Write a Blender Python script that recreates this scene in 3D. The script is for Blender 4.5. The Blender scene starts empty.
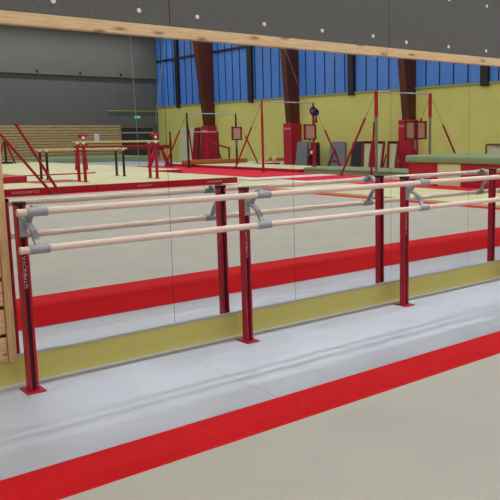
import bpy, bmesh, math, random
from mathutils import Vector, Matrix
random.seed(7)
PI = math.pi
scene = bpy.context.scene
C = scene.collection

# ------------------------------------------------------------------ materials
def new_mat(name):
    m = bpy.data.materials.new(name); m.use_nodes = True
    nt = m.node_tree
    return m, nt, nt.nodes['Principled BSDF']

def lin(c):
    f = lambda v: v/12.92 if v <= 0.04045 else ((v+0.055)/1.055)**2.4
    return (f(c[0]/255), f(c[1]/255), f(c[2]/255), 1)

def mat(name, rgb, rough=0.6, var=0.06, scale=6.0, bump=0.0, bscale=80.0, metal=0.0, spec=0.4, stretch=(1, 1, 1)):
    """plain surface of one colour with a faint uneven tone and an optional fine grain"""
    m, nt, b = new_mat(name)
    tc = nt.nodes.new('ShaderNodeTexCoord'); mp = nt.nodes.new('ShaderNodeMapping')
    mp.inputs['Scale'].default_value = stretch
    nt.links.new(tc.outputs['Object'], mp.inputs[0])
    n = nt.nodes.new('ShaderNodeTexNoise'); n.inputs['Scale'].default_value = scale; n.inputs['Detail'].default_value = 4
    nt.links.new(mp.outputs[0], n.inputs['Vector'])
    r = nt.nodes.new('ShaderNodeValToRGB')
    c = lin(rgb)
    r.color_ramp.elements[0].position = 0.3; r.color_ramp.elements[1].position = 0.7
    r.color_ramp.elements[0].color = tuple(v*(1-var) for v in c[:3])+(1,)
    r.color_ramp.elements[1].color = tuple(min(1, v*(1+var)) for v in c[:3])+(1,)
    nt.links.new(n.outputs['Fac'], r.inputs[0]); nt.links.new(r.outputs[0], b.inputs['Base Color'])
    b.inputs['Roughness'].default_value = rough; b.inputs['Metallic'].default_value = metal
    b.inputs['Specular IOR Level'].default_value = spec
    if bump:
        n2 = nt.nodes.new('ShaderNodeTexNoise'); n2.inputs['Scale'].default_value = bscale; n2.inputs['Detail'].default_value = 3
        nt.links.new(mp.outputs[0], n2.inputs['Vector'])
        bp = nt.nodes.new('ShaderNodeBump'); bp.inputs['Strength'].default_value = bump; bp.inputs['Distance'].default_value = 0.01
        nt.links.new(n2.outputs['Fac'], bp.inputs['Height']); nt.links.new(bp.outputs[0], b.inputs['Normal'])
    return m

def wood(name, light, dark, stretch, knots=0.0, rough=0.6, kscale=(3, 3, 3), line=12.0):
    """timber: grain is noise drawn out along the board, knots are small dark spots"""
    m, nt, b = new_mat(name)
    tc = nt.nodes.new('ShaderNodeTexCoord'); mp = nt.nodes.new('ShaderNodeMapping')
    mp.inputs['Scale'].default_value = stretch
    nt.links.new(tc.outputs['Object'], mp.inputs[0])
    n = nt.nodes.new('ShaderNodeTexNoise'); n.inputs['Scale'].default_value = line; n.inputs['Detail'].default_value = 6
    n.inputs['Distortion'].default_value = 0.6
    nt.links.new(mp.outputs[0], n.inputs['Vector'])
    r = nt.nodes.new('ShaderNodeValToRGB')
    r.color_ramp.elements[0].position = 0.32; r.color_ramp.elements[0].color = lin(dark)
    r.color_ramp.elements[1].position = 0.62; r.color_ramp.elements[1].color = lin(light)
    nt.links.new(n.outputs['Fac'], r.inputs[0])
    out = r.outputs[0]
    if knots:
        sp = nt.nodes.new('ShaderNodeSeparateXYZ'); cb = nt.nodes.new('ShaderNodeCombineXYZ')
        nt.links.new(tc.outputs['Object'], sp.inputs[0]); nt.links.new(sp.outputs['X'], cb.inputs['X']); nt.links.new(sp.outputs['Z'], cb.inputs['Y'])
        mk = nt.nodes.new('ShaderNodeMapping'); mk.inputs['Scale'].default_value = kscale
        nt.links.new(cb.outputs[0], mk.inputs[0])
        v = nt.nodes.new('ShaderNodeTexVoronoi'); v.voronoi_dimensions = '2D'; v.inputs['Scale'].default_value = 1.0
        nt.links.new(mk.outputs[0], v.inputs['Vector'])
        kr = nt.nodes.new('ShaderNodeValToRGB')
        kr.color_ramp.elements[0].position = 0.03; kr.color_ramp.elements[0].color = (1, 1, 1, 1)
        kr.color_ramp.elements[1].position = 0.15; kr.color_ramp.elements[1].color = (0, 0, 0, 1)
        nt.links.new(v.outputs['Distance'], kr.inputs[0])
        mu = nt.nodes.new('ShaderNodeMath'); mu.operation = 'MULTIPLY'; mu.inputs[1].default_value = knots
        nt.links.new(kr.outputs[0], mu.inputs[0])
        mx = nt.nodes.new('ShaderNodeMix'); mx.data_type = 'RGBA'
        nt.links.new(mu.outputs[0], mx.inputs['Factor']); nt.links.new(out, mx.inputs['A'])
        mx.inputs['B'].default_value = lin((120, 66, 30))
        out = mx.outputs['Result']
    nt.links.new(out, b.inputs['Base Color'])
    b.inputs['Roughness'].default_value = rough; b.inputs['Specular IOR Level'].default_value = 0.35
    return m

M = {}
M['red_steel'] = mat('red_powder_coat', (162, 14, 44), 0.38, 0.05, 8)
M['red_vinyl'] = mat('red_vinyl', (172, 16, 50), 0.5, 0.06, 3, 0.15, 60)
M['red_carpet'] = mat('red_carpet', (202, 23, 33), 0.92, 0.07, 5, 0.5, 160, spec=0.15)
M['pink_carpet'] = mat('crimson_runway_carpet', (222, 42, 66), 0.92, 0.06, 1.5, 0.3, 120, spec=0.15)
M['beige_carpet'] = mat('beige_carpet', (187, 182, 180), 0.95, 0.045, 2.2, 0.5, 220, spec=0.1)
M['cream_vinyl'] = mat('cream_vinyl', (214, 208, 168), 0.6, 0.05, 1.2)
M['green_vinyl'] = mat('sage_green_vinyl', (128, 146, 112), 0.6, 0.06, 2)
M['white_vinyl'] = mat('white_vinyl', (225, 222, 222), 0.6, 0.04, 2)
M['pale_vinyl'] = mat('pale_grey_green_vinyl', (188, 188, 160), 0.6, 0.05, 2)
M['grey_vinyl'] = mat('grey_vinyl', (112, 114, 120), 0.6, 0.07, 3)
M['black_vinyl'] = mat('black_vinyl', (26, 27, 30), 0.6, 0.1, 3)
M['dark_red'] = mat('dark_red_paint', (130, 14, 30), 0.45, 0.08, 4)
M['dark_steel'] = mat('dark_brown_steel', (62, 24, 26), 0.45, 0.1, 5)
M['grey_steel'] = mat('grey_galvanised_steel', (128, 132, 122), 0.4, 0.06, 8, metal=0.3)
M['rail_steel'] = mat('brushed_steel', (176, 180, 184), 0.32, 0.05, 8, metal=0.7)
M['cast'] = mat('grey_cast_metal', (152, 154, 163), 0.42, 0.08, 30, 0.1, 120, metal=0.15)
M['black_plastic'] = mat('black_plastic', (20, 19, 22), 0.5, 0.1, 10)
M['slot'] = mat('dark_channel_insert', (44, 8, 18), 0.6, 0.1, 10)
M['bolt'] = mat('zinc_bolt', (200, 202, 205), 0.3, 0.03, 20, metal=0.6)
M['white_print'] = mat('white_print', (188, 180, 184), 0.6, 0.02, 10)
M['yellow_wall'] = mat('pale_yellow_wall_paint', (204, 196, 112), 0.75, 0.05, 1.4, 0.15, 40)
M['pale_metal'] = mat('pale_metal_channel', (176, 176, 184), 0.4, 0.04, 6, metal=0.2)
M['skirting'] = mat('grey_skirting', (186, 186, 194), 0.6, 0.05, 6)
M['ceiling'] = mat('off_white_ceiling', (200, 200, 196), 0.9, 0.03, 1)
M['band'] = mat('light_grey_cladding', (104, 102, 97), 0.7, 0.05, 0.6)
M['door'] = mat('dark_grey_door', (52, 56, 60), 0.6, 0.08, 2)
M['door_frame'] = mat('brown_frame', (120, 98, 72), 0.6, 0.08, 4)
M['paper'] = mat('white_paper', (214, 216, 222), 0.8, 0.02, 4)
M['yellow_paint'] = mat('yellow_green_paint', (150, 148, 82), 0.6, 0.05, 4)
M['white_dot'] = mat('white_plastic_cap', (222, 224, 222), 0.5, 0.03, 20)
M['brown_mat'] = mat('tan_brown_leather', (176, 96, 44), 0.6, 0.1, 3)
M['rope'] = mat('white_rope', (136, 138, 132), 0.9, 0.08, 30, 0.3, 200)
M['cable'] = mat('steel_cable', (110, 112, 110), 0.4, 0.06, 30, metal=0.4)
M['navy'] = mat('navy_fabric', (28, 34, 92), 0.8, 0.1, 12)
M['panel_sheet'] = mat('dull_pink_sheet', (182, 142, 130), 0.6, 0.05, 4)
M['mullion'] = mat('dark_brown_mullion', (34, 26, 26), 0.6, 0.1, 3)
M['rail_wood'] = wood('beech_rail', (228, 208, 198), (216, 192, 180), (0.6, 14, 14), 0, 0.45)
M['bar_wood'] = wood('wooden_bar', (214, 190, 140), (188, 158, 108), (0.6, 14, 14), 0, 0.5)
M['beam_wood'] = wood('pine_beam', (224, 196, 158), (208, 174, 132), (0.7, 9, 9), 0.7, 0.6, (2.6, 9, 1), 9)
M['stud_wood'] = wood('pine_stud', (212, 176, 134), (194, 152, 108), (9, 9, 0.7), 0.0, 0.6)
M['plank_wood'] = wood('pine_planks', (224, 186, 140), (198, 154, 106), (1.0, 9, 9), 0.7, 0.6, (7, 9, 1), 8)
M['stand_wood'] = wood('slatted_stand_wood', (196, 172, 130), (150, 124, 88), (0.25, 3, 5.5), 0.0, 0.65)
M['glulam'] = wood('brown_glulam', (98, 44, 24), (66, 28, 16), (8, 8, 0.5), 0, 0.5)

def acoustic(name, rgb):
    m, nt, b = new_mat(name)
    tc = nt.nodes.new('ShaderNodeTexCoord')
    n = nt.nodes.new('ShaderNodeTexNoise'); n.inputs['Scale'].default_value = 95; n.inputs['Detail'].default_value = 5
    n.inputs['Roughness'].default_value = 0.75
    nt.links.new(tc.outputs['Object'], n.inputs['Vector'])
    c = lin(rgb)
    r = nt.nodes.new('ShaderNodeValToRGB')
    r.color_ramp.elements[0].position = 0.35; r.color_ramp.elements[0].color = tuple(v*0.72 for v in c[:3])+(1,)
    r.color_ramp.elements[1].position = 0.68; r.color_ramp.elements[1].color = tuple(v*1.3 for v in c[:3])+(1,)
    nt.links.new(n.outputs['Fac'], r.inputs[0]); nt.links.new(r.outputs[0], b.inputs['Base Color'])
    bp = nt.nodes.new('ShaderNodeBump'); bp.inputs['Strength'].default_value = 0.6; bp.inputs['Distance'].default_value = 0.006
    nt.links.new(n.outputs['Fac'], bp.inputs['Height']); nt.links.new(bp.outputs[0], b.inputs['Normal'])
    b.inputs['Roughness'].default_value = 0.95; b.inputs['Specular IOR Level'].default_value = 0.1
    return m
M['acoustic'] = acoustic('grey_acoustic_board', (103, 103, 105))

def vinyl_floor():
    m, nt, b = new_mat('pale_grey_vinyl_floor')
    tc = nt.nodes.new('ShaderNodeTexCoord')
    n = nt.nodes.new('ShaderNodeTexNoise'); n.inputs['Scale'].default_value = 2.2; n.inputs['Detail'].default_value = 7
    nt.links.new(tc.outputs['Object'], n.inputs['Vector'])
    c = lin((179, 184, 200))
    r = nt.nodes.new('ShaderNodeValToRGB')
    r.color_ramp.elements[0].position = 0.3; r.color_ramp.elements[0].color = tuple(v*0.94 for v in c[:3])+(1,)
    r.color_ramp.elements[1].position = 0.7; r.color_ramp.elements[1].color = tuple(v*1.05 for v in c[:3])+(1,)
    nt.links.new(n.outputs['Fac'], r.inputs[0])
    # welded seams between the sheets, every 2.1 m along the wall
    s = nt.nodes.new('ShaderNodeSeparateXYZ'); nt.links.new(tc.outputs['Object'], s.inputs[0])
    a = nt.nodes.new('ShaderNodeMath'); a.operation = 'ADD'; a.inputs[1].default_value = -0.975+21.0
    nt.links.new(s.outputs['X'], a.inputs[0])
    md = nt.nodes.new('ShaderNodeMath'); md.operation = 'MODULO'; md.inputs[1].default_value = 2.1
    nt.links.new(a.outputs[0], md.inputs[0])
    lt = nt.nodes.new('ShaderNodeMath'); lt.operation = 'LESS_THAN'; lt.inputs[1].default_value = 0.007
    nt.links.new(md.outputs[0], lt.inputs[0])
    sc = nt.nodes.new('ShaderNodeMath'); sc.operation = 'MULTIPLY'; sc.inputs[1].default_value = 0.45
    nt.links.new(lt.outputs[0], sc.inputs[0])
    mx = nt.nodes.new('ShaderNodeMix'); mx.data_type = 'RGBA'
    nt.links.new(sc.outputs[0], mx.inputs['Factor']); nt.links.new(r.outputs[0], mx.inputs['A'])
    mx.inputs['B'].default_value = lin((120, 120, 126))
    nt.links.new(mx.outputs['Result'], b.inputs['Base Color'])
    b.inputs['Roughness'].default_value = 0.42; b.inputs['Specular IOR Level'].default_value = 0.3
    return m
M['floor'] = vinyl_floor()

def mirror_mat():
    m, nt, b = new_mat('mirror_glass')
    b.inputs['Base Color'].default_value = (0.86, 0.875, 0.862, 1); b.inputs['Metallic'].default_value = 1
    b.inputs['Roughness'].default_value = 0.0
    return m
M['mirror'] = mirror_mat()

def blue_glazing():
    """translucent blue sheeting lit from outside by the evening sky"""
    m, nt, b = new_mat('blue_translucent_sheet')
    b.inputs['Base Color'].default_value = lin((60, 100, 170)); b.inputs['Roughness'].default_value = 0.5
    tc = nt.nodes.new('ShaderNodeTexCoord'); n = nt.nodes.new('ShaderNodeTexNoise')
    n.inputs['Scale'].default_value = 0.5
    nt.links.new(tc.outputs['Object'], n.inputs['Vector'])
    r = nt.nodes.new('ShaderNodeValToRGB')
    r.color_ramp.elements[0].color = lin((42, 86, 146)); r.color_ramp.elements[1].color = lin((60, 104, 164))
    r.color_ramp.elements[0].position = 0.3; r.color_ramp.elements[1].position = 0.7
    nt.links.new(n.outputs['Fac'], r.inputs[0]); nt.links.new(r.outputs[0], b.inputs['Emission Color'])
    b.inputs['Emission Strength'].default_value = 0.46
    return m
M['blue'] = blue_glazing()
def glow(name, rgb, s):
    m, nt, b = new_mat(name)
    b.inputs['Base Color'].default_value = lin(rgb); b.inputs['Emission Color'].default_value = lin(rgb)
    b.inputs['Emission Strength'].default_value = s
    return m
M['exit_green'] = glow('lit_green_sign', (20, 190, 90), 0.8)

# ------------------------------------------------------------------ mesh helpers
class MB:
    def __init__(self): self.bm = bmesh.new()
    def box(self, x0, x1, y0, y1, z0, z1, rot=None, pivot=None):
        r = bmesh.ops.create_cube(self.bm, size=1.0)
        mt = Matrix.Translation(((x0+x1)/2, (y0+y1)/2, (z0+z1)/2)) @ Matrix.Diagonal((abs(x1-x0), abs(y1-y0), abs(z1-z0), 1))
        bmesh.ops.transform(self.bm, matrix=mt, verts=r['verts'])
        if rot is not None:
            bmesh.ops.rotate(self.bm, verts=r['verts'], cent=pivot, matrix=rot)
        return self
    def rod(self, a, b, r0, r1=None, seg=14):
        a = Vector(a); b = Vector(b); r1 = r0 if r1 is None else r1
        d = b-a
        r = bmesh.ops.create_cone(self.bm, cap_ends=True, segments=seg, radius1=r0, radius2=r1, depth=d.length)
        q = Vector((0, 0, 1)).rotation_difference(d.normalized())
        bmesh.ops.transform(self.bm, matrix=Matrix.Translation((a+b)/2) @ q.to_matrix().to_4x4(), verts=r['verts'])
        return self
    def beam(self, a, b, w, h):
        """a square bar from a to b, w wide and h deep"""
        a = Vector(a); b = Vector(b); d = b-a
        r = bmesh.ops.create_cube(self.bm, size=1.0)
        q = Vector((0, 0, 1)).rotation_difference(d.normalized())
        bmesh.ops.transform(self.bm, matrix=Matrix.Translation((a+b)/2) @ q.to_matrix().to_4x4() @ Matrix.Diagonal((w, h, d.length, 1)), verts=r['verts'])
        return self
    def path(self, pts, r, seg=10, flat=None):
        """a tube along a smooth path; flat=(w,t) gives a flat bar instead (w along x)"""
        pts = [Vector(p) for p in pts]; rings = []
        for i, p in enumerate(pts):
            t = (pts[min(i+1, len(pts)-1)]-pts[max(i-1, 0)]).normalized()
            u = Vector((1, 0, 0)); u = (u-t*u.dot(t))
            u = u.normalized() if u.length > 1e-4 else Vector((0, 1, 0))
            v = t.cross(u)
            ring = []
            if flat:
                w, th = flat[0]/2, flat[1]/2
                for a, b in ((-w, -th*0.5), (-w*0.8, -th), (w*0.8, -th), (w, -th*0.5), (w, th*0.5), (w*0.8, th), (-w*0.8, th), (-w, th*0.5)):
                    ring.append(self.bm.verts.new(p+u*a+v*b))
            else:
                for k in range(seg):
                    an = 2*PI*k/seg
                    ring.append(self.bm.verts.new(p+u*math.cos(an)*r+v*math.sin(an)*r))
            rings.append(ring)
        n = len(rings[0])
        for a, b in zip(rings, rings[1:]):
            for k in range(n): self.bm.faces.new((a[k], a[(k+1) % n], b[(k+1) % n], b[k]))
        self.bm.faces.new(rings[0]); self.bm.faces.new(rings[-1])
        return self
    def prism(self, poly, z0, z1):
        lo = [self.bm.verts.new((x, y, z0)) for x, y in poly]; hi = [self.bm.verts.new((x, y, z1)) for x, y in poly]
        n = len(poly)
        for k in range(n): self.bm.faces.new((lo[k], lo[(k+1) % n], hi[(k+1) % n], hi[k]))
        self.bm.faces.new(lo); self.bm.faces.new(hi)
        return self
    def extrude(self, poly3, d):
        """a planar outline pushed along d"""
        d = Vector(d)
        lo = [self.bm.verts.new(p) for p in poly3]; hi = [self.bm.verts.new(Vector(p)+d) for p in poly3]
        n = len(lo)
        for k in range(n): self.bm.faces.new((lo[k], lo[(k+1) % n], hi[(k+1) % n], hi[k]))
        self.bm.faces.new(lo); self.bm.faces.new(hi)
        return self
    def torus(self, c, R, r, axis=(0, 1, 0), n=20, m=8):
        q = Vector((0, 0, 1)).rotation_difference(Vector(axis).normalized())
        c = Vector(c); rings = []
        for i in range(n):
            a = 2*PI*i/n; ring = []
            for j in range(m):
                b = 2*PI*j/m
                ring.append(self.bm.verts.new(c+q@Vector(((R+r*math.cos(b))*math.cos(a), (R+r*math.cos(b))*math.sin(a), r*math.sin(b)))))
            rings.append(ring)
        for i in range(n):
            for j in range(m):
                self.bm.faces.new((rings[i][j], rings[(i+1) % n][j], rings[(i+1) % n][(j+1) % m], rings[i][(j+1) % m]))
        return self
    def disc(self, c, r, t, axis=(0, -1, 0), seg=16):
        c = Vector(c); ax = Vector(axis)
        return self.rod(c, c+ax*t, r, r*0.8, seg)
    def build(self, name, m, parent=None, bevel=0.0, seg=2, smooth=False, origin=None):
        bm = self.bm
        bmesh.ops.recalc_face_normals(bm, faces=bm.faces)
        if bevel:
            ed = [e for e in bm.edges if len(e.link_faces) == 2 and e.calc_face_angle(0) > 0.6]
            bmesh.ops.bevel(bm, geom=ed, offset=bevel, segments=seg, profile=0.5, affect='EDGES', clamp_overlap=True)
        me = bpy.data.meshes.new(name); bm.to_mesh(me); bm.free()
        if smooth:
            for p in me.polygons: p.use_smooth = True
            try: me.set_sharp_from_angle(angle=math.radians(40))
            except Exception: pass
        me.materials.append(m)
        o = bpy.data.objects.new(name, me); C.objects.link(o)
        if parent is not None:
            o.parent = parent
            o.matrix_parent_inverse = Matrix.Identity(4)
            off = world_of(parent)
            me.transform(Matrix.Translation(-off))
        return o

def world_of(o):
    v = Vector((0, 0, 0))
    while o is not None:
        v += o.location; o = o.parent
    return v

def thing(name, label, cat, loc, group=None):
    o = bpy.data.objects.new(name, None); o.empty_display_size = 0.2; C.objects.link(o)
    o.location = loc; o['label'] = label; o['category'] = cat
    if group: o['group'] = group
    return o
def tag(o, label, cat, group=None, kind=None):
    o['label'] = label; o['category'] = cat
    if group: o['group'] = group
    if kind: o['kind'] = kind
    return o
def struct(o, label=None, cat=None):
    o['kind'] = 'structure'
    if label: o['label'] = label
    if cat: o['category'] = cat
    return o

def lettering(name, text, m, parent, size, place, depth=0.0006, sx=1.0):
    """raised print: glyph outlines as a thin mesh, placed by a 4x4 matrix"""
    cu = bpy.data.curves.new(name+'_outline', 'FONT'); cu.body = text; cu.size = size
    cu.align_x = 'CENTER'; cu.align_y = 'CENTER'; cu.extrude = depth; cu.resolution_u = 3; cu.offset = size*0.012
    t = bpy.data.objects.new(name+'_outline', cu); C.objects.link(t)
    bpy.context.view_layer.update()
    me = bpy.data.meshes.new_from_object(t.evaluated_get(bpy.context.evaluated_depsgraph_get()))
    C.objects.unlink(t); bpy.data.objects.remove(t); bpy.data.curves.remove(cu)
    me.name = name; me.transform(Matrix.Diagonal((sx, 1, 1, 1))); me.transform(place)
    me.materials.clear(); me.materials.append(m)
    o = bpy.data.objects.new(name, me); C.objects.link(o)
    if parent is not None:
        o.parent = parent; me.transform(Matrix.Translation(-world_of(parent)))
    return o
def frame(origin, right, up):
    r = Vector(right).normalized(); u = Vector(up).normalized(); n = r.cross(u)
    return Matrix(((r.x, u.x, n.x, origin[0]), (r.y, u.y, n.y, origin[1]), (r.z, u.z, n.z, origin[2]), (0, 0, 0, 1)))

# ------------------------------------------------------------------ the hall
XL, XR, YB, ZC = -6.5, 24.0, -44.35, 8.7
LOW = -0.22                                   # the floor is a step lower along the yellow side wall
WY = 0.008                                     # face of the wall behind the mirrors
struct(MB().box(XL-0.2, 18.7, YB-0.2, 0.3, -0.45, 0.0).box(18.7, XR+0.2, YB-0.2, 0.3, -0.45, LOW).build('floor', M['floor']), 'pale grey vinyl hall floor with faint seams', 'floor')
struct(MB().box(XL-0.2, XR+0.2, YB-0.2, 0.3, ZC, ZC+0.15).build('ceiling', M['ceiling']), 'off white hall ceiling', 'ceiling')
struct(MB().box(XL-0.2, XR+0.2, WY, WY+0.25, 0, ZC).build('wall_front', M['yellow_wall']), 'pale yellow wall showing as a low strip under the mirrors', 'wall')
struct(MB().box(XL-0.2, XL, YB, 0, 0, ZC).build('wall_left', M['yellow_wall']), 'pale yellow wall at the near left end of the hall', 'wall')
struct(MB().box(XR, XR+0.2, YB, 0, LOW, 3.535).build('wall_right', M['yellow_wall']), 'tall pale yellow side wall below blue glazing', 'wall')
struct(MB().box(XL, XR, YB-0.2, YB, 0, ZC).build('wall_back', M['band']), 'far end wall of the hall', 'wall')
struct(MB().extrude([(XL, WY-0.001, 0.0005), (XL, -0.034, 0.0005), (XL, -0.031, 0.003), (XL, -0.012, 0.007), (XL, -0.003, 0.009), (XL, WY-0.001, 0.010)], (XR-0.02-XL, 0, 0)).build('baseboard_front', M['skirting']), 'grey skirting strip at the foot of the mirror wall', 'skirting')
struct(MB().box(-0.036, 14.0, -0.012, WY-0.001, 0.178, 0.189).build('trim_3', M['pale_metal']), 'thin metal channel under the mirrors', 'trim')

# acoustic boards above the mirrors, with their round white fixings
def acoustic_board(x0, x1, label):
    b = MB().box(x0+0.002, x1-0.002, -0.012, WY-0.001, 2.12, 4.4).build('acoustic_board', M['acoustic'], bevel=0.003)
    tag(b, label, 'wall panel')
    return b
BX = [-4.95, -2.94, -0.94, 1.066, 3.07, 5.07, 7.07]
BL = ['dark grey board out past the left end of the mirrors', 'dark grey board left of the first mirror above the plank wall',
      'dark grey acoustic board above the wooden beam, first from the left in the photo',
      'dark grey acoustic board above the wooden beam between the two vertical board joints',
      'dark grey acoustic board at the top right corner of the photo',
      'dark grey acoustic board beyond the right edge of the photo']
for k in range(1, 5):
    b = acoustic_board(BX[k], BX[k+1], BL[k])
    b['group'] = 'acoustic boards above the mirrors'
    x0 = BX[k]
    for row, z in enumerate((2.236, 2.62, 3.1, 3.6, 4.1)):
        for dx in ((0.205, 0.747, 1.260, 1.795) if k == 2 else (0.205, 0.747, 1.285, 1.82)):
            MB().disc((x0+dx, -0.012, z-(0.02 if k >= 4 and row == 0 else 0)), 0.0155, 0.005).build('fixing_cap', M['white_dot'], b, smooth=True)

# pine beam over the mirrors and stud beside them
bm_ = struct(MB().box(-0.12, 7.0, -0.034, WY-0.001, 2.0845, 2.154).build('trim_1', M['beam_wood'], bevel=0.003), 'long knotty pine beam running above the mirrors', 'trim')
MB().box(3.02, 3.023, -0.0345, -0.02, 2.0845, 2.154).build('butt_joint', M['glulam'], bm_)
struct(MB().box(-0.083, -0.0385, -0.034, WY-0.001, 0.160, 2.083).build('trim_2', M['stud_wood'], bevel=0.003), 'upright pine stud at the left edge of the mirrors', 'trim')
z = 0.162; k = 0
pl = MB()
while z < 2.0:
    pl.box(-1.6, -0.086, -0.024, WY-0.001, z, z+0.145); z += 0.166
struct(MB().box(-1.6, -0.086, -0.006, WY-0.001, 0.17, 2.1).build('trim_62', M['black_plastic']), 'dark backing behind the planks', 'trim')
struct(pl.build('wall_plank', M['plank_wood'], bevel=0.004), 'knotty pine planks with dark gaps left of the mirrors', 'wall')

# mirrors
MX = [-0.036, 1.010, 2.053, 3.101, 4.140, 5.185, 6.230]
ML = ['tall wall mirror behind the first red barre post, beside the pine stud',
      'tall wall mirror behind the second red barre post from the left',
      'tall wall mirror between the second and third red barre posts',
      'tall wall mirror behind the third red barre post',
      'tall wall mirror at the right edge of the photo']
for k in range(5):
    tag(MB().box(MX[k]+0.0015, MX[k+1]-0.0015, 0.0, WY-0.001, 0.190, 2.0835).build('wall_mirror', M['mirror']), ML[k], 'mirror', 'mirrors along the wall')
sl = MB()
for x in MX[1:5]: sl.box(x-0.0013, x+0.0013, 0.0015, WY-0.001, 0.191, 2.083)
struct(sl.build('trim_4', M['slot']), 'dark joints between the mirrors', 'trim')

# ------------------------------------------------------------------ the ballet barre
PX = [0.0, 1.5025, 3.1114, 4.7044, 6.30]; PY = -0.15
barre = thing('ballet_barre', 'double ballet barre on red posts in front of the mirrors', 'ballet barre', (0, PY, 0))
RY, RZ1, RZ2 = PY-0.190, 1.056, 0.850
s, g, dp = 0.0275, 0.011, 0.014
prof = [(-s, -s), (-g, -s), (-g, -s+dp), (g, -s+dp), (g, -s), (s, -s), (s, s), (g, s), (g, s-dp), (-g, s-dp), (-g, s), (-s, s)]
for x in PX:
    p = MB().prism([(x+a, PY+b) for a, b in prof], 0.009, 1.084).build('post', M['red_steel'], barre, bevel=0.0025)
    MB().box(x-g+0.0005, x+g-0.0005, PY-s+dp-0.004, PY-s+dp-0.0005, 0.012, 1.08).box(x-g+0.0005, x+g-0.0005, PY+s-dp+0.0005, PY+s-dp+0.004, 0.012, 1.08).build('slot_insert', M['slot'], p)
    MB().box(x-s-0.003, x+s+0.003, PY-s-0.003, PY+s+0.003, 1.080, 1.101).build('cap', M['black_plastic'], p, bevel=0.005)['label'] = 'black plastic cap'
    bp = MB().box(x-0.052, x+0.052, PY-0.074, PY+0.074, 0.0, 0.009).build('base_plate', M['red_steel'], p, bevel=0.002)
    lettering('lettering', 'GYMNOVA', M['white_print'], p, 0.030, frame((x+0.0, PY-s+dp-0.0055, 0.70), (0, 0, 1), (-1, 0, 0)), sx=1.25)['label'] = 'small upright white lettering in the slot'
    # cast bracket: a back plate on the post, one arm hooking over to the upper rail and one sweeping down to the lower
    cx = x+0.018
    br = MB()
    br.box(x-0.019, x+0.021, PY-s-0.014, PY-s-0.0005, 0.905, 1.022)
    up = [(cx+0.006, PY-s-0.008, 0.965), (cx+0.010, PY-s-0.032, 1.000), (cx+0.014, PY-s-0.062, 1.042), (cx+0.014, PY-s-0.100, 1.077), (cx+0.012, PY-s-0.135, 1.084), (cx+0.010, RY+0.01, 1.076)]
    dn = [(cx+0.004, PY-s-0.008, 0.990), (cx+0.005, PY-s-0.030, 0.980), (cx+0.008, PY-s-0.068, 0.963), (cx+0.010, PY-s-0.103, 0.932), (cx+0.013, PY-s-0.128, 0.892), (cx+0.014, RY+0.006, 0.862)]
    def dens(pts, n=5):
        out = []
        P = [Vector(p) for p in pts]
        for i in range(len(P)-1):
            p0, p1, p2, p3 = P[max(i-1, 0)], P[i], P[i+1], P[min(i+2, len(P)-1)]
            for j in range(n):
                t = j/n
                out.append(0.5*((2*p1)+(p2-p0)*t+(2*p0-5*p1+4*p2-p3)*t*t+(3*p1-p0-3*p2+p3)*t**3))
        out.append(P[-1]); return out
    br.path(dens(up), 0, flat=(0.036, 0.018)); br.path(dens(dn), 0, flat=(0.038, 0.020))
    b = br.build('bracket', M['cast'], barre, smooth=True); b['label'] = 'grey cast bracket with two curved arms'
    for bz in (0.918, 1.012): MB().disc((x+0.001, PY-s-0.014, bz), 0.008, 0.005).build('bolt', M['bolt'], b, smooth=True)
    for zz in (RZ1, RZ2):
        MB().rod((x+0.028-0.052, RY, zz), (x+0.028+0.052, RY, zz), 0.0265, seg=24).rod((x+0.028+0.045, RY, zz), (x+0.028+0.058, RY, zz), 0.0285, 0.026, 24).build('sleeve', M['cast'], b, smooth=True, bevel=0.002)
for zz in (RZ1, RZ2):
    r_ = MB().rod((-0.075, RY, zz), (6.46, RY, zz), 0.0205, seg=28).build('rail', M['rail_wood'], barre, smooth=True, bevel=0.003)
    r_['label'] = 'upper round wooden rail' if zz == RZ1 else 'lower round wooden rail'

# ------------------------------------------------------------------ exercise floor: carpet ringed by a red sloping border
FX0, FX1, FY0, FY1, FZ = -3.6, 9.35, -1.530, -13.20, 0.135
ef = thing('exercise_floor', 'large beige carpeted gymnastics floor with a red border', 'gymnastics floor', (3, -7, 0))
# border: ring of outer foot, outer top edge and inner edge
bm = bmesh.new()
def ring(dx, z):
    return [bm.verts.new(v) for v in ((FX0-dx, FY0+dx, z), (FX1+dx, FY0+dx, z), (FX1+dx, FY1-dx, z), (FX0-dx, FY1-dx, z))]
rs = [ring(0.245, 0.002), ring(0.05, 0.118), ring(0.015, 0.130), ring(0.0, FZ), ring(-0.297, FZ), ring(-0.297, 0.05)]
for a, b in zip(rs, rs[1:]):
    for k in range(4): bm.faces.new((a[k], a[(k+1) % 4], b[(k+1) % 4], b[k]))
w = MB(); w.bm.free(); w.bm = bm
w.build('border', M['red_carpet'], ef)['label'] = 'red carpeted border with sloping edge'
MB().box(FX0+0.297, FX1-0.297, FY1+0.297, FY0-0.297, 0.002, FZ-0.0005).build('carpet', M['beige_carpet'], ef)['label'] = 'beige carpet'

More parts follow.
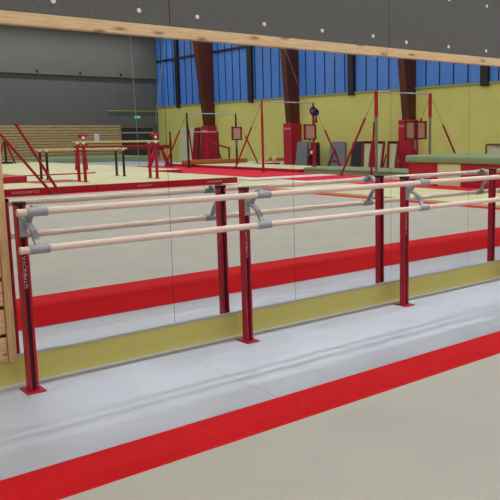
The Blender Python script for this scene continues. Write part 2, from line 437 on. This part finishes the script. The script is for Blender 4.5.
# ------------------------------------------------------------------ mats beyond the floor (seen in the mirrors)
def slab(name, x0, x1, y0, y1, z0, z1, top, side, label, cat, topt=0.012, text=None, bevel=0.012, group=None):
    t = thing(name, label, cat, ((x0+x1)/2, (y0+y1)/2, z0), group)
    MB().box(x0, x1, y0, y1, z0, z1-topt).build('core', side, t, bevel=bevel*0.5)
    MB().box(x0+0.004, x1-0.004, y0+0.004, y1-0.004, z1-topt, z1).build('cover', top, t, bevel=min(bevel, topt*0.4))
    return t
gap = 0.004
lm = slab('landing_mat', 1.6, 6.19, -19.4, -13.47, 0.0, 0.29, M['cream_vinyl'], M['red_vinyl'], 'cream topped landing mat with red side at the floor edge, left of its twin', 'mat')
lettering('lettering', 'GYMNOVA', M['white_print'], lm, 0.085, frame((4.45, -13.468, 0.19), (-1, 0, 0), (0, 0, 1)), sx=1.5)
lm = slab('landing_mat', 6.21, 10.38, -19.4, -13.47, 0.0, 0.29, M['cream_vinyl'], M['red_vinyl'], 'cream topped landing mat with red side whose right corner ends beside the second barre post', 'mat')
lettering('lettering', 'GYMNOVA', M['white_print'], lm, 0.065, frame((9.62, -13.468, 0.19), (-1, 0, 0), (0, 0, 1)), sx=1.5)
lettering('lettering', 'GYMNOVA', M['white_print'], lm, 0.055, frame((7.5, -13.468, 0.19), (-1, 0, 0), (0, 0, 1)), sx=1.5)
slab('landing_mat', 1.6, 6.9, -27.0, -19.42, 0.0, 0.285, M['cream_vinyl'], M['red_vinyl'], 'cream landing mat behind the dark parallel bars', 'mat')
slab('landing_mat', 6.92, 11.9, -27.0, -19.42, 0.0, 0.285, M['cream_vinyl'], M['red_vinyl'], 'cream landing mat under the red balance beam', 'mat')
slab('floor_mat', 4.0, 13.2, -37.5, -27.05, 0.0, 0.14, M['cream_vinyl'], M['cream_vinyl'], 'wide cream floor mat in front of the far green mats', 'mat')
slab('floor_mat', 10.42, 12.08, -19.38, -13.3, 0.0, 0.135, M['cream_vinyl'], M['cream_vinyl'], 'cream floor mat beside the corner of the red sided landing mats', 'mat')
slab('floor_mat', 9.72, 12.08, -13.28, -1.6, 0.0, 0.135, M['cream_vinyl'], M['cream_vinyl'], 'cream floor mat along the right side of the exercise floor', 'mat')
# small red pieces lying on the left mats
slab('low_red_mat', 3.0, 5.25, -17.6, -15.75, 0.291, 0.46, M['red_vinyl'], M['red_vinyl'], 'low red mat lying at the left end of the landing mats', 'mat')
tag(MB().box(5.26, 6.5, -16.1, -15.1, 0.291, 0.303).build('red_mat_flap', M['red_vinyl']), 'thin red flap on the cream mat beside the low red mat', 'mat flap')
tag(MB().box(6.0, 8.55, -19.3, -19.05, 0.291, 0.320).build('red_tape_strip', M['red_vinyl']), 'narrow red strip across the cream mats behind the parallel bars', 'strip')
# runway
tag(MB().box(12.10, 14.75, -26.6, -2.0, 0.0, 0.15).build('runway_carpet', M['pink_carpet'], bevel=0.01), 'long crimson runway carpet under the high bars', 'carpet')
tag(MB().box(11.0, 14.4, -14.5, -13.65, 0.1515, 0.163).build('white_mat', M['white_vinyl'], bevel=0.004), 'white strip mat lying across the crimson runway', 'mat')
slab('landing_mat', 16.92, 18.6, -26.0, -22.5, 0.0, 0.26, M['cream_vinyl'], M['red_vinyl'], 'cream landing mat behind the right end of the brown low beam', 'mat')
slab('landing_mat', 14.82, 16.9, -26.0, -16.3, 0.0, 0.26, M['cream_vinyl'], M['red_vinyl'], 'cream landing mat with red side beneath the right posts of the bars', 'mat')
slab('green_mat', 14.97, 16.45, -16.2, -8.0, 0.0, 0.32, M['green_vinyl'], M['green_vinyl'], 'long low sage green mat behind the red stays', 'mat', topt=0.1, bevel=0.04)
# tall block mat
t = thing('block_mat', 'tall block of red and cream foam with a green top mat', 'mat', (13.8, -6, 0.152))
for (a, b, m_) in ((-8.92, -7.92, 'red_vinyl'), (-7.915, -7.17, 'cream_vinyl'), (-7.165, -4.9, 'red_vinyl'), (-4.895, -3.9, 'cream_vinyl')):
    MB().box(12.72, 14.9, a, b, 0.152, 0.705).build('foam_block', M[m_], t, bevel=0.015)['label'] = 'red foam block' if m_ == 'red_vinyl' else 'cream foam block'
MB().box(12.66, 14.95, -9.0, -3.8, 0.708, 0.905).build('top_mat', M['green_vinyl'], t, bevel=0.06, seg=4, smooth=True)['label'] = 'sage green top mat'

# ------------------------------------------------------------------ parallel bars
def parallel_bars(label, x0, x1, y, half, z0, z1, post_m, r):
    t = thing('parallel_bars', label, 'parallel bars', ((x0+x1)/2, y, z0))
    for sy in (-1, 1):
        for x in (x0, x1):
            u = MB().rod((x, y+sy*half, z0+0.012), (x, y+sy*half, z1-0.06), r, seg=16).rod((x, y+sy*half, z0), (x, y+sy*half, z0+0.014), r*2.0, seg=16).build('upright', post_m, t, smooth=True)
            MB().rod((x, y+sy*half, z1-0.06), (x, y+sy*half, z1-0.012), r*0.7, seg=12).rod((x, y+sy*half, z1-0.045), (x, y+sy*half, z1+0.02), r*1.05, r*0.9, 12).build('swivel_head', M['white_dot'], u, smooth=True)['label'] = 'white swivel head'
        MB().rod((x0-0.12, y+sy*half, z1-0.0), (x1+0.12, y+sy*half, z1-0.0), 0.026, seg=14).build('bar', M['bar_wood'], t, smooth=True, bevel=0.005)
    return t
parallel_bars('low parallel bars with four red uprights and wooden bars', 6.36, 8.43, -14.79, 0.21, 0.2915, 1.335, M['red_steel'], 0.042)
parallel_bars('parallel bars with dark uprights standing behind the red ones', 6.10, 8.38, -16.85, 0.26, 0.2915, 1.12, M['dark_steel'], 0.036)

# ------------------------------------------------------------------ balance beam
t = thing('balance_beam', 'dark red balance beam on splayed red legs', 'balance beam', (11.1, -22, 0.2865))
MB().box(9.0, 12.85, -22.05, -21.95, 1.0, 1.15).build('beam', M['dark_red'], t, bevel=0.02)
for xc in (9.25, 12.35):
    sp = 0.24 if xc < 10 else 0.52
    for sx in (-1, 1):
        MB().extrude([(xc+sx*0.06, -22.04, 1.0), (xc+sx*0.18, -22.04, 1.0), (xc+sx*sp, -22.04, 0.2875), (xc+sx*(sp-0.18), -22.04, 0.2875)], (0, 0.08, 0)).build('leg', M['red_steel'], t, bevel=0.008)
    MB().box(xc-0.22, xc+0.22, -22.10, -21.90, 0.96, 1.0).build('saddle', M['dark_red'], t, bevel=0.008)
for xc in (9.35, 12.22):
    h = MB().rod((xc-0.17, -22, 1.15), (xc+0.12, -22, 1.52), 0.03).rod((xc+0.17, -22, 1.15), (xc-0.12, -22, 1.52), 0.03).rod((xc-0.16, -22.0, 1.53), (xc+0.16, -22.0, 1.53), 0.06).build('end_handle', M['red_steel'], t, smooth=True)
    MB().disc((xc, -21.94, 1.45), 0.06, 0.03, (0, 1, 0)).build('knob', M['white_dot'], h, smooth=True)

# ------------------------------------------------------------------ high bars and their stays
def stay(bars, label, top, mid, foot):
    """a stay of the bars: red tube at the floor, cable to the post head"""
    f = Vector(foot); m_ = Vector(mid)
    p = MB().rod(f+(m_-f)*0.01+Vector((0, 0, 0.012)), m_, 0.035, seg=12).build('stay', M['red_steel'], bars, smooth=True)
    MB().rod(m_, top, 0.007, seg=8).build('cable', M['cable'], p, smooth=True)
    MB().rod(f, f+Vector((0, 0, 0.015)), 0.10, seg=16).build('floor_anchor', M['dark_steel'], p, smooth=True)
def along(top, foot, k):
    a = Vector(top); b = Vector(foot); return tuple(b+(a-b)*k)

# far set: uneven bars with dark posts
t = U1 = thing('uneven_bars', 'uneven bars with dark posts, farthest of the three bar sets', 'gymnastics bars', (15.3, -23.5, 0.15))
def post(t, x, y, z0, zs, z1, m0, m1, r):
    p = MB().rod((x, y, z0), (x, y, zs), r, seg=16).rod((x, y, z0), (x, y, z0+0.02), r*2.2, seg=16).build('post', m0, t, smooth=True)
    MB().rod((x, y, zs), (x, y, z1), r*(1.25 if m1 is not m0 else 0.8), seg=16).build('upper_tube', m1, p, smooth=True)
    return p
for (y, zt) in ((-22.8, 2.40), (-24.3, 1.65)):
    for x, z0 in ((14.12, 0.152), (16.5, 0.263)):
        p = post(t, x, y, z0, zt-0.35, zt+0.03, M['dark_steel'], M['dark_steel'], 0.045)
    MB().rod((14.12, y, zt), (16.5, y, zt), 0.022, seg=14).build('rail', M['rail_steel'], t, smooth=True)
# middle set
t = U2 = thing('high_bar', 'high bar with two red posts, middle of the three bar sets', 'gymnastics bars', (15.2, -17.36, 0.15))
for x, z0 in ((14.05, 0.152), (16.41, 0.263)):
    post(t, x, -17.36, z0, 2.2, 2.68, M['red_steel'], M['red_steel'], 0.045)
MB().rod((14.05, -17.36, 2.655), (16.41, -17.36, 2.655), 0.022, seg=14).build('rail', M['rail_steel'], t, smooth=True)
# near set
t = U3 = thing('high_bar', 'high bar with red over grey posts beside the green mat', 'gymnastics bars', (15.5, -11.8, 0.15))
for x, z0 in ((14.34, 0.152), (16.77, 0.002)):
    post(t, x, -11.8, z0, 1.98, 2.75, M['grey_steel'], M['red_steel'], 0.045)
MB().rod((14.34, -11.8, 2.725), (16.77, -11.8, 2.725), 0.022, seg=14).build('rail', M['rail_steel'], t, smooth=True)

b1L, b1R = (14.12, -22.8, 2.40), (16.5, -22.8, 2.38)
b2L, b2R = (14.05, -17.36, 2.65), (16.41, -17.36, 2.65)
b3L, b3R = (14.34, -11.8, 2.72), (16.77, -11.8, 2.72)
f = (13.99, -24.65, 0.152); stay(U1, 'red stay leaning to the left post of the uneven bars', b1L, along(b1L, f, 0.70), f)
f = (15.05, -24.05, 0.262); stay(U1, 'pale red stay just behind the left post of the uneven bars', b1L, along(b1L, f, 0.70), f)
f = (14.69, -20.2, 0.152); stay(U2, 'red stay leaning to the left post of the middle high bar', b2L, along(b2L, f, 0.64), f)
f = (17.65, -22.9, 0.263); stay(U1, 'dark red stay right of the brown low beam', b1R, along(b1R, f, 0.56), f)
f = (14.44, -13.55, 0.152); stay(U3, 'long red stay in front of the green mat, leaning right', b3L, along(b3L, f, 0.70), f)
f = (14.83, -12.55, 0.152); stay(U3, 'upright red stay beside the left grey post of the nearest high bar', b3L, along(b3L, f, 0.66), f)
f = (18.0, -17.5, 0.002); stay(U2, 'red stay falling right from the post with the navy straps', b2R, along(b2R, f, 0.62), f)
f = (18.55, -11.8, 0.002); stay(U3, 'dark red stay right of the nearest high bar, above the block mat', b3R, along(b3R, f, 0.64), f)
f = (17.3, -13.6, 0.002); stay(U3, 'dark red stay just left of the right red and grey post', b3R, along(b3R, f, 0.72), f)
# two long stays at the left, tied up to the roof
def long_stay(label, foot, top, roof):
    t = thing('bar_stay', label, 'stay', foot)
    MB().rod(Vector(foot)+Vector((0, 0, 0.045)), top, 0.033, seg=12).build('tube', M['red_steel'], t, smooth=True)
    MB().rod(top, roof, 0.006, seg=8).build('cable', M['cable'], t, smooth=True)
    MB().rod(foot, Vector(foot)+Vector((0, 0, 0.015)), 0.07, seg=16).build('floor_anchor', M['dark_steel'], t, smooth=True)
long_stay('long red stay at far left, the steeper one', (5.08, -13.05, 0.1355), (4.195, -13.05, 1.80), (0.45, -13.05, 8.69))
long_stay('long red stay at far left, the one leaning out of the picture', (4.90, -13.05, 0.1355), (3.57, -13.05, 1.93), (-1.7, -13.05, 8.69))

# hung on the posts of the bars
def framed_panel(label, x, y, z0, z1, w, n=1):
    t = thing('framed_panel', label, 'panel', (x, y, z0))
    for k in range(n):
        a = x-w/2+w*k/n; b = a+w/n-0.02
        f = MB().box(a, a+0.08, y, y+0.06, z0, z1).box(b-0.08, b, y, y+0.06, z0, z1).box(a, b, y, y+0.06, z0, z0+0.05).box(a, b, y, y+0.06, z1-0.05, z1).build('frame', M['dark_red'], t, bevel=0.006)
        MB().box(a+0.08, b-0.08, y+0.02, y+0.04, z0+0.05, z1-0.05).build('sheet', M['panel_sheet'], t)
    MB().box(x-0.03, x+0.03, y-0.005, y+0.03, z0-0.3, z0).build('bracket', M['grey_steel'], t)
    return t
framed_panel('pale panel in red frame on right post of uneven bars', 16.47, -22.72, 1.28, 1.85, 0.54)
framed_panel('pale panel in red frame under the navy straps', 16.16, -17.28, 1.28, 1.86, 0.60)
framed_panel('pair of pale panels in red frames on the nearest red padded column', 15.98, -11.72, 1.28, 1.86, 1.02, 2)
t = thing('hand_straps', 'navy hand straps looped over the right red post', 'straps', (16.41, -17.36, 2.3))
MB().torus((16.34, -17.255, 2.34), 0.14, 0.04, (0, 1, 0.2)).build('loop', M['navy'], t, smooth=True)
MB().torus((16.42, -17.18, 2.30), 0.11, 0.03, (0.2, 1, 0)).build('loop', M['navy'], t, smooth=True)
MB().rod((16.41, -17.20, 2.17), (16.41, -17.20, 1.90), 0.03, 0.07).build('tassel', M['dark_red'], t, smooth=True)

# brown low beam
t = thing('low_beam', 'tan brown low beam lying behind the uneven bars', 'beam', (15.9, -23.7, 0.262))
MB().box(14.35, 17.55, -23.85, -23.5, 0.275, 0.45).build('beam', M['brown_mat'], t, bevel=0.03, seg=3)
for x in (15.2, 16.7): MB().box(x-0.1, x+0.1, -23.85, -23.5, 0.262, 0.275).build('foot', M['dark_steel'], t, bevel=0.005)

# ------------------------------------------------------------------ right side wall: glulam columns, pads, glazing
def column(label, yc, w, prof, pad_label):
    pts = [(XR-0.005, yc-w/2, 0.0), (XR-0.005, yc-w/2, ZC-0.01)]
    pts = [(XR-0.005, yc-w/2, ZC-0.01), (XR-0.005, yc-w/2, LOW)] + [(XR-d, yc-w/2, z) for z, d in prof]
    c = MB().extrude(pts, (0, w, 0)).build('glulam_column', M['glulam'], bevel=0.01)
    struct(c, label, 'column')
    d = prof[0][1]+0.14
    t = thing('column_pad', pad_label, 'pad', (XR-0.3, yc, LOW))
    x0, x1 = XR-d, XR-0.02
    for (a, b, c_, e) in ((x0, x0+0.1, yc-w/2-0.16, yc+w/2+0.16), (x0+0.102, x1, yc-w/2-0.16, yc-w/2-0.06), (x0+0.102, x1, yc+w/2+0.06, yc+w/2+0.16)):
        MB().box(a, b, c_, e, LOW+0.003, 2.10).build('pad', M['red_vinyl'], t, bevel=0.025, seg=3)
    lettering('lettering', 'GYMNOVA', M['white_print'], t, 0.13, frame((x0-0.001, yc, 1.82), (0, -1, 0), (0, 0, 1)), sx=1.0)
    return t
column('brown glulam column farthest from the mirrors', -36.85, 0.50, [(LOW, 0.55), (2.3, 0.62), (7.3, 1.15), (ZC-0.01, 1.3)], 'red padding around the farthest brown column')
column('brown glulam column in the middle of the side wall', -28.05, 0.42, [(LOW, 0.60), (2.1, 0.66), (6.2, 0.95), (ZC-0.01, 1.15)], 'red padding around the middle brown column')
column('brown glulam column nearest the mirrors', -19.35, 0.42, [(LOW, 0.45), (2.2, 0.50), (4.8, 0.80), (ZC-0.01, 1.1)], 'red padding around the nearest brown column')
edges = [YB, -36.85, -28.05, -19.35, -10.5, 0.0]
for k in range(5):
    y0, y1 = edges[k], edges[k+1]
    wdw = struct(MB().box(XR+0.03, XR+0.07, y0, y1, 3.535, ZC).build('window_%d' % (k+1), M['blue']), 'bay of blue translucent sheeting high on the side wall', 'window')
    ym = (y0+y1)/2
    rib = MB(); n = max(2, round((y1-y0)/0.8))
    for j in range(1, n):
        y = y0+(y1-y0)*j/n
        rib.box(XR-0.005, XR+0.03, y-0.022, y+0.022, 3.60, ZC-0.01)
    rib.build('glazing_rib', mat('blue_rib', (22, 40, 78), 0.5) if 'rib' not in M else M['rib'], wdw)
for y in (-41.15, -32.4, -23.5, -15.15, -6.2):
    struct(MB().box(XR-0.16, XR-0.006, y-0.2, y+0.2, 3.42, ZC-0.01).build('trim_%d' % (5+int(-y)), M['mullion'], bevel=0.01), 'dark brown upright between blue bays', 'trim')
struct(MB().box(XR-0.08, XR-0.004, YB+0.02, -0.05, 3.50, 3.57).build('trim_60', M['yellow_paint']), 'yellowish ledge along the foot of the blue glazing', 'trim')
struct(MB().box(XR-0.11, XR-0.02, YB+0.3, -37.2, 6.62, 6.76).box(XR-0.11, XR-0.02, -36.5, -28.4, 6.62, 6.76).box(XR-0.11, XR-0.02, -27.7, -19.7, 6.62, 6.76).build('trim_61', M['mullion']), 'dark rail across the blue glazing', 'trim')

# ------------------------------------------------------------------ far end wall
FYB = YB
struct(MB().box(XL, XR-0.01, FYB, FYB+0.06, 0.0, 5.545).build('wall_back_lower', M['acoustic']), 'dark grey acoustic cladding of the far end wall', 'wall')
wb = bpy.data.objects['wall_back_lower']
caps = MB()
for i in range(15):
    for j in range(6):
        if j < 1 and i > 11: continue
        caps.disc((13.9+0.68*i+(0.1 if j % 2 else 0), FYB+0.06, 2.75+0.5*j), 0.028, 0.012, (0, 1, 0), 10)
caps.build('fixing_caps', mat('grey_cap', (150, 152, 148), 0.7), wb)
u = struct(MB().box(XL, XR-0.01, FYB, FYB+0.30, 5.55, ZC-0.01).build('wall_back_upper', M['band']), 'lighter grey band high on the far end wall', 'wall')
MB().box(XL, XR-0.01, FYB+0.28, FYB+0.315, 5.515, 5.552).build('edge_strip', mat('olive_grey_edging', (122, 120, 88)), u)
for x in (15.6, 18.4, 21.2): MB().box(x-0.05, x+0.05, FYB+0.30, FYB+0.36, 5.6, 5.78).build('hook', M['mullion'], u)
tag(MB().rod((20.2, FYB+0.16, 3.26), (23.95, FYB+0.16, 3.26), 0.04).box(20.6, 20.64, FYB+0.061, FYB+0.16, 3.24, 3.28).box(23.4, 23.44, FYB+0.061, FYB+0.16, 3.24, 3.28).build('wall_pipe', M['yellow_paint']), 'yellow green pipe on the dark grey far wall', 'pipe')
t = thing('exit_sign', 'small lit green exit sign on the dark grey far wall', 'sign', (22.4, FYB+0.06, 2.76))
MB().box(22.18, 22.60, FYB+0.061, FYB+0.11, 2.76, 2.93).build('housing', M['white_dot'], t, bevel=0.006)
MB().box(22.20, 22.58, FYB+0.11, FYB+0.115, 2.78, 2.91).build('face', M['exit_green'], t)
# folded stand of wooden slats
st = thing('folded_stand', 'folded spectator stand of horizontal wooden boards', 'spectator stand', (12, FYB+0.4, 0))
for k in range(13):
    z0 = 0.02+k*0.1755
    MB().box(3.0, 20.9, FYB+0.062, FYB+0.62-0.008*k, z0, z0+0.135).build('board', M['stand_wood'], st, bevel=0.012)
    if k < 12: MB().box(3.0, 20.9, FYB+0.062, FYB+0.57-0.008*k, z0+0.136, z0+0.175).build('shadow_gap', M['door_frame'], st)
tag(MB().box(18.95, 19.29, FYB+0.622, FYB+0.627, 1.19, 1.73).build('paper_notice', M['paper']), 'white paper notice pinned to the wooden stand', 'notice')
d = struct(MB().box(21.1, 23.5, FYB+0.062, FYB+0.12, 0.0, 1.72).build('door_1', M['door']), 'dark grey double door in the far end wall', 'door')
MB().box(21.0, 21.1, FYB+0.062, FYB+0.18, 0, 2.18).box(23.5, 23.6, FYB+0.062, FYB+0.18, 0, 2.18).box(21.0, 23.6, FYB+0.062, FYB+0.18, 2.10, 2.2).build('door_frame', M['door_frame'], d)
MB().box(21.1, 23.5, FYB+0.062, FYB+0.12, 1.80, 2.10).build('transom', M['door'], d)
MB().box(21.1, 23.5, FYB+0.062, FYB+0.15, 1.72, 1.80).build('rail', M['pale_metal'], d)
MB().box(22.28, 22.32, FYB+0.12, FYB+0.125, 0, 1.72).build('door_gap', M['black_plastic'], d)
# green mats along the far wall
slab('green_mat', 8.0, 13.6, -43.4, -38.2, 0.0, 0.16, M['green_vinyl'], M['green_vinyl'], 'wide green mat at the foot of the wooden stand, left part', 'mat', topt=0.04)
slab('green_mat', 13.62, 20.8, -43.4, -38.2, 0.0, 0.26, M['green_vinyl'], M['green_vinyl'], 'wide green mat at the foot of the wooden stand, right part', 'mat', topt=0.05)

# far left red trestle
t = thing('trestle', 'dark and red trestle standing at the far left edge', 'trestle', (11.1, -36.4, 0.142))
MB().rod((11.0, -36.4, 0.142), (11.0, -36.4, 1.5), 0.06).build('post', M['dark_steel'], t, smooth=True)
for dx in (-0.45, 0.42): MB().rod((11.0+dx, -36.3, 0.142), (11.0+dx*0.15, -36.4, 1.25), 0.045).build('leg', M['dark_red'], t, smooth=True)
MB().box(10.8, 11.3, -36.6, -36.2, 0.142, 0.24).build('foot', M['black_plastic'], t, bevel=0.02)

# ------------------------------------------------------------------ apparatus leaning on the yellow side wall
def leaning(name, label, y0, y1, h, m, th=0.14, cat='mat', x=22.9, tilt=0.12, taper=0.0):
    t = thing(name, label, cat, (x, (y0+y1)/2, LOW))
    xt = x+tilt*h
    pts = [(x, y0, LOW+0.003), (x, y1, LOW+0.003), (xt, y1-taper, h*0.93), (xt+0.01, y1-taper-0.1, h), (xt+0.01, y0+taper+0.1, h), (xt, y0+taper, h*0.93)]
    MB().extrude(pts, (th, 0, 0.02)).build('panel', m, t, bevel=0.02)
    return t
leaning('crash_mat', 'pale mat standing on end left of the farthest red padding', -39.6, -37.9, 2.05, M['pale_vinyl'], 0.25)
leaning('crash_mat', 'narrow dark red mat standing between pale mat and red padding', -37.85, -37.3, 2.02, M['dark_red'], 0.2)
leaning('crash_mat', 'grey mat leaning beside the middle red padding', -26.95, -25.95, 1.12, M['grey_vinyl'], 0.2, taper=0.06)
leaning('grey_springboard', 'grey springboard stood on end behind the crossing red stay', -24.3, -22.95, 1.10, M['grey_vinyl'], 0.18, 'springboard', taper=0.12)
sb = bpy.data.objects['grey_springboard']
fr = MB()
for a_, b_ in (((22.88, -24.15, -0.1), (22.98, -23.75, 0.75)), ((22.88, -23.3, -0.1), (22.98, -23.75, 0.75)), ((22.9, -24.0, 0.15), (22.9, -23.45, 0.15))): fr.rod(a_, b_, 0.045)
fr.build('red_legs', M['dark_red'], sb, smooth=True)['label'] = 'red folded legs'
leaning('black_board', 'black board stood on end left of the three trampolines', -22.5, -21.72, 1.11, M['black_vinyl'], 0.12, 'board')
def trampoline(label, y0, y1, h, x=22.75):
    t = thing('mini_trampoline', label, 'trampoline', (x, (y0+y1)/2, LOW))
    dx = 0.12*h
    A, B, D, E = Vector((x, y0+0.1, LOW+0.065)), Vector((x, y1-0.1, LOW+0.065)), Vector((x+dx, y1-0.03, h)), Vector((x+dx, y0+0.03, h))
    fr = MB()
    for p, q in ((A, B), (B, D), (D, E), (E, A)): fr.rod(p, q, 0.06)
    fr.build('frame', M['dark_red'], t, smooth=True)
    MB().extrude([A+Vector((0, 0.12, 0.1)), B+Vector((0, -0.12, 0.1)), D+Vector((0, -0.14, -0.08)), E+Vector((0, 0.14, -0.08))], (0.02, 0, 0)).build('bed', M['pale_vinyl'], t)
    MB().rod(D, E, 0.06).build('edge_pad', M['cream_vinyl'], t, smooth=True)
    for yy in (y0+0.15, y1-0.15): MB().rod((x+0.1, yy, LOW+0.02), (x+0.38, yy, 0.50), 0.03).build('leg', M['dark_red'], t, smooth=True)
trampoline('pale folded trampoline with red frame, next to the black board', -21.2, -20.5, 1.09, 22.4)
trampoline('pale folded trampoline with red frame, middle of the three', -20.42, -19.72, 1.09, 22.4)
trampoline('pale folded trampoline with red frame, beside the nearest red padding', -19.5, -18.8, 1.09, 22.4)
# red springboard legs tangled on end
t = thing('folded_trestle', 'folded red trestle stood on end below the navy straps', 'trestle', (22.85, -25.4, LOW))
for (a, b) in (((22.8, -25.75, LOW+0.07), (22.95, -25.65, 1.05)), ((22.8, -25.1, LOW+0.07), (22.95, -25.2, 1.05)), ((22.8, -25.75, 0.25), (22.95, -25.15, 0.85)), ((22.8, -25.1, 0.25), (22.95, -25.7, 0.85))):
    MB().rod(a, b, 0.06).build('tube', M['dark_red'], t, smooth=True)
MB().box(22.96, 23.1, -25.8, -25.05, LOW+0.01, 1.08).build('back_board', M['dark_steel'], t, bevel=0.02)
MB().disc((22.86, -25.42, 0.56), 0.10, 0.06, (-1, 0, 0)).build('pivot', M['white_dot'], t, smooth=True)
t = thing('folded_trestle', 'small folded red trestle right of the farthest red padding', 'trestle', (22.6, -33.6, LOW))
for (a, b) in (((22.6, -34.5, 0.98), (22.6, -33.6, LOW+0.055)), ((22.6, -34.5, 0.98), (22.6, -32.9, 0.75)), ((22.6, -32.95, LOW+0.055), (22.6, -32.9, 0.75))):
    MB().rod(a, b, 0.055).build('tube', M['dark_red'], t, smooth=True)
t = thing('foam_cubes', 'low chequered stack of pale and tan foam left of the middle red padding', 'foam stack', (19.1, -23.6, LOW))
for i in range(4):
    for j in range(4):
        MB().box(19.0, 19.28, -24.2+0.28*i, -24.2+0.28*i+0.272, LOW+0.003+0.165*j, LOW+0.165+0.165*j).build('foam_block', M['cream_vinyl'] if (i+j) % 2 else M['brown_mat'], t, bevel=0.01)
t = thing('storage_trolley', 'red framed trolley with pale sides at the right edge of the mirrors', 'trolley', (22.9, -13.4, LOW))
fr = MB()
for y in (-14.0, -12.6):
    for x in (22.6, 23.3): fr.rod((x, y, LOW+0.11), (x, y, 1.0), 0.035)
for zz in (0.15, 1.0):
    for y in (-14.0, -12.6): fr.rod((22.6, y, zz), (23.3, y, zz), 0.03)
    for x in (22.6, 23.3): fr.rod((x, -14.0, zz), (x, -12.6, zz), 0.03)
fr.build('frame', M['dark_red'], t, smooth=True)
MB().box(22.63, 23.27, -13.95, -12.65, 0.17, 0.9).build('box', M['pale_vinyl'], t, bevel=0.02)
MB().box(22.58, 23.32, -14.02, -12.58, 0.94, 1.04).build('lid', M['grey_vinyl'], t, bevel=0.02)
for y in (-13.9, -12.7):
    for x in (22.68, 23.22): MB().rod((x-0.02, y, LOW+0.06), (x+0.02, y, LOW+0.06), 0.058, seg=16).build('wheel', M['black_plastic'], t, smooth=True)

# ropes and cables hanging from the roof
def hang(name, label, a, b, r, m, cat):
    tag(MB().rod(a, b, r, seg=8).build(name, m, smooth=True), label, cat)
hang('climbing_rope', 'white rope hanging beside the dark door', (11.65, -22.6, ZC), (11.80, -22.6, 0.29), 0.010, M['rope'], 'rope')
hang('suspension_cable', 'thin pale cable slanting across the leftmost blue bay', (17.6, -30, ZC), (16.4, -30, 2.2), 0.014, M['rope'], 'cable')
hang('suspension_cable', 'thin pale cable slanting over the middle brown column', (15.4, -20, ZC), (17.98, -20, 3.1), 0.010, M['rope'], 'cable')
hang('suspension_cable', 'thin pale cable slanting over blue glazing right of the middle column', (20.9, -20, ZC), (19.29, -20, 3.15), 0.010, M['rope'], 'cable')

# ------------------------------------------------------------------ light: rows of ceiling lamps
def area(name, x, y, z, sx, sy, power, col=(0.965, 0.995, 1.0)):
    l = bpy.data.lights.new(name, 'AREA'); l.shape = 'RECTANGLE'; l.size = sx; l.size_y = sy; l.energy = power; l.color = col
    o = bpy.data.objects.new(name, l); o.location = (x, y, z); C.objects.link(o)
    return o
for k, y in enumerate((-3.0, -11.0, -19.0, -27.0, -35.0, -42.0)):
    area('lamp_row', 9.0, y, 8.4, 28.0, (0.22 if k == 0 else 0.5), (870.0 if k == 0 else 700.0))
w = bpy.data.worlds.new('world'); scene.world = w; w.use_nodes = True
w.node_tree.nodes['Background'].inputs[0].default_value = (0.5, 0.6, 0.8, 1); w.node_tree.nodes['Background'].inputs[1].default_value = 0.05

# ------------------------------------------------------------------ camera
cam = bpy.data.cameras.new('camera'); co = bpy.data.objects.new('camera', cam); C.objects.link(co); scene.camera = co
F, CX, CY, CZ, YAW, PITCH, ROLL, PPX, PPY = 731.7096, -1.3394, -4.4154, 1.4507, 0.7186, -0.1484, -0.0113, 340.4624, 244.2892
fw = Vector((math.sin(YAW)*math.cos(PITCH), math.cos(YAW)*math.cos(PITCH), math.sin(PITCH)))
rt = Vector((math.cos(YAW), -math.sin(YAW), 0)); up = rt.cross(fw)
r2 = math.cos(ROLL)*rt+math.sin(ROLL)*up; u2 = -math.sin(ROLL)*rt+math.cos(ROLL)*up
co.matrix_world = Matrix(((r2.x, u2.x, -fw.x, CX), (r2.y, u2.y, -fw.y, CY), (r2.z, u2.z, -fw.z, CZ), (0, 0, 0, 1)))
cam.sensor_fit = 'HORIZONTAL'; cam.sensor_width = 36.0; cam.lens = 36.0*F/500.0
cam.shift_x = (250.0-PPX)/500.0; cam.shift_y = (PPY-250.0)/500.0
cam.clip_start = 0.05; cam.clip_end = 200

vs = scene.view_settings
vs.view_transform = 'Standard'; vs.look = 'None'; vs.gamma = 1.0; vs.use_curve_mapping = False
vs.exposure = 0.0
try:
    scene.cycles.use_denoising = True; scene.cycles.max_bounces = 10; scene.cycles.sample_clamp_indirect = 0.0; scene.cycles.caustics_reflective = True; scene.cycles.blur_glossy = 0.0; scene.cycles.use_adaptive_sampling = False; scene.cycles.use_guiding = True; scene.cycles.glossy_bounces = 6
except Exception: pass
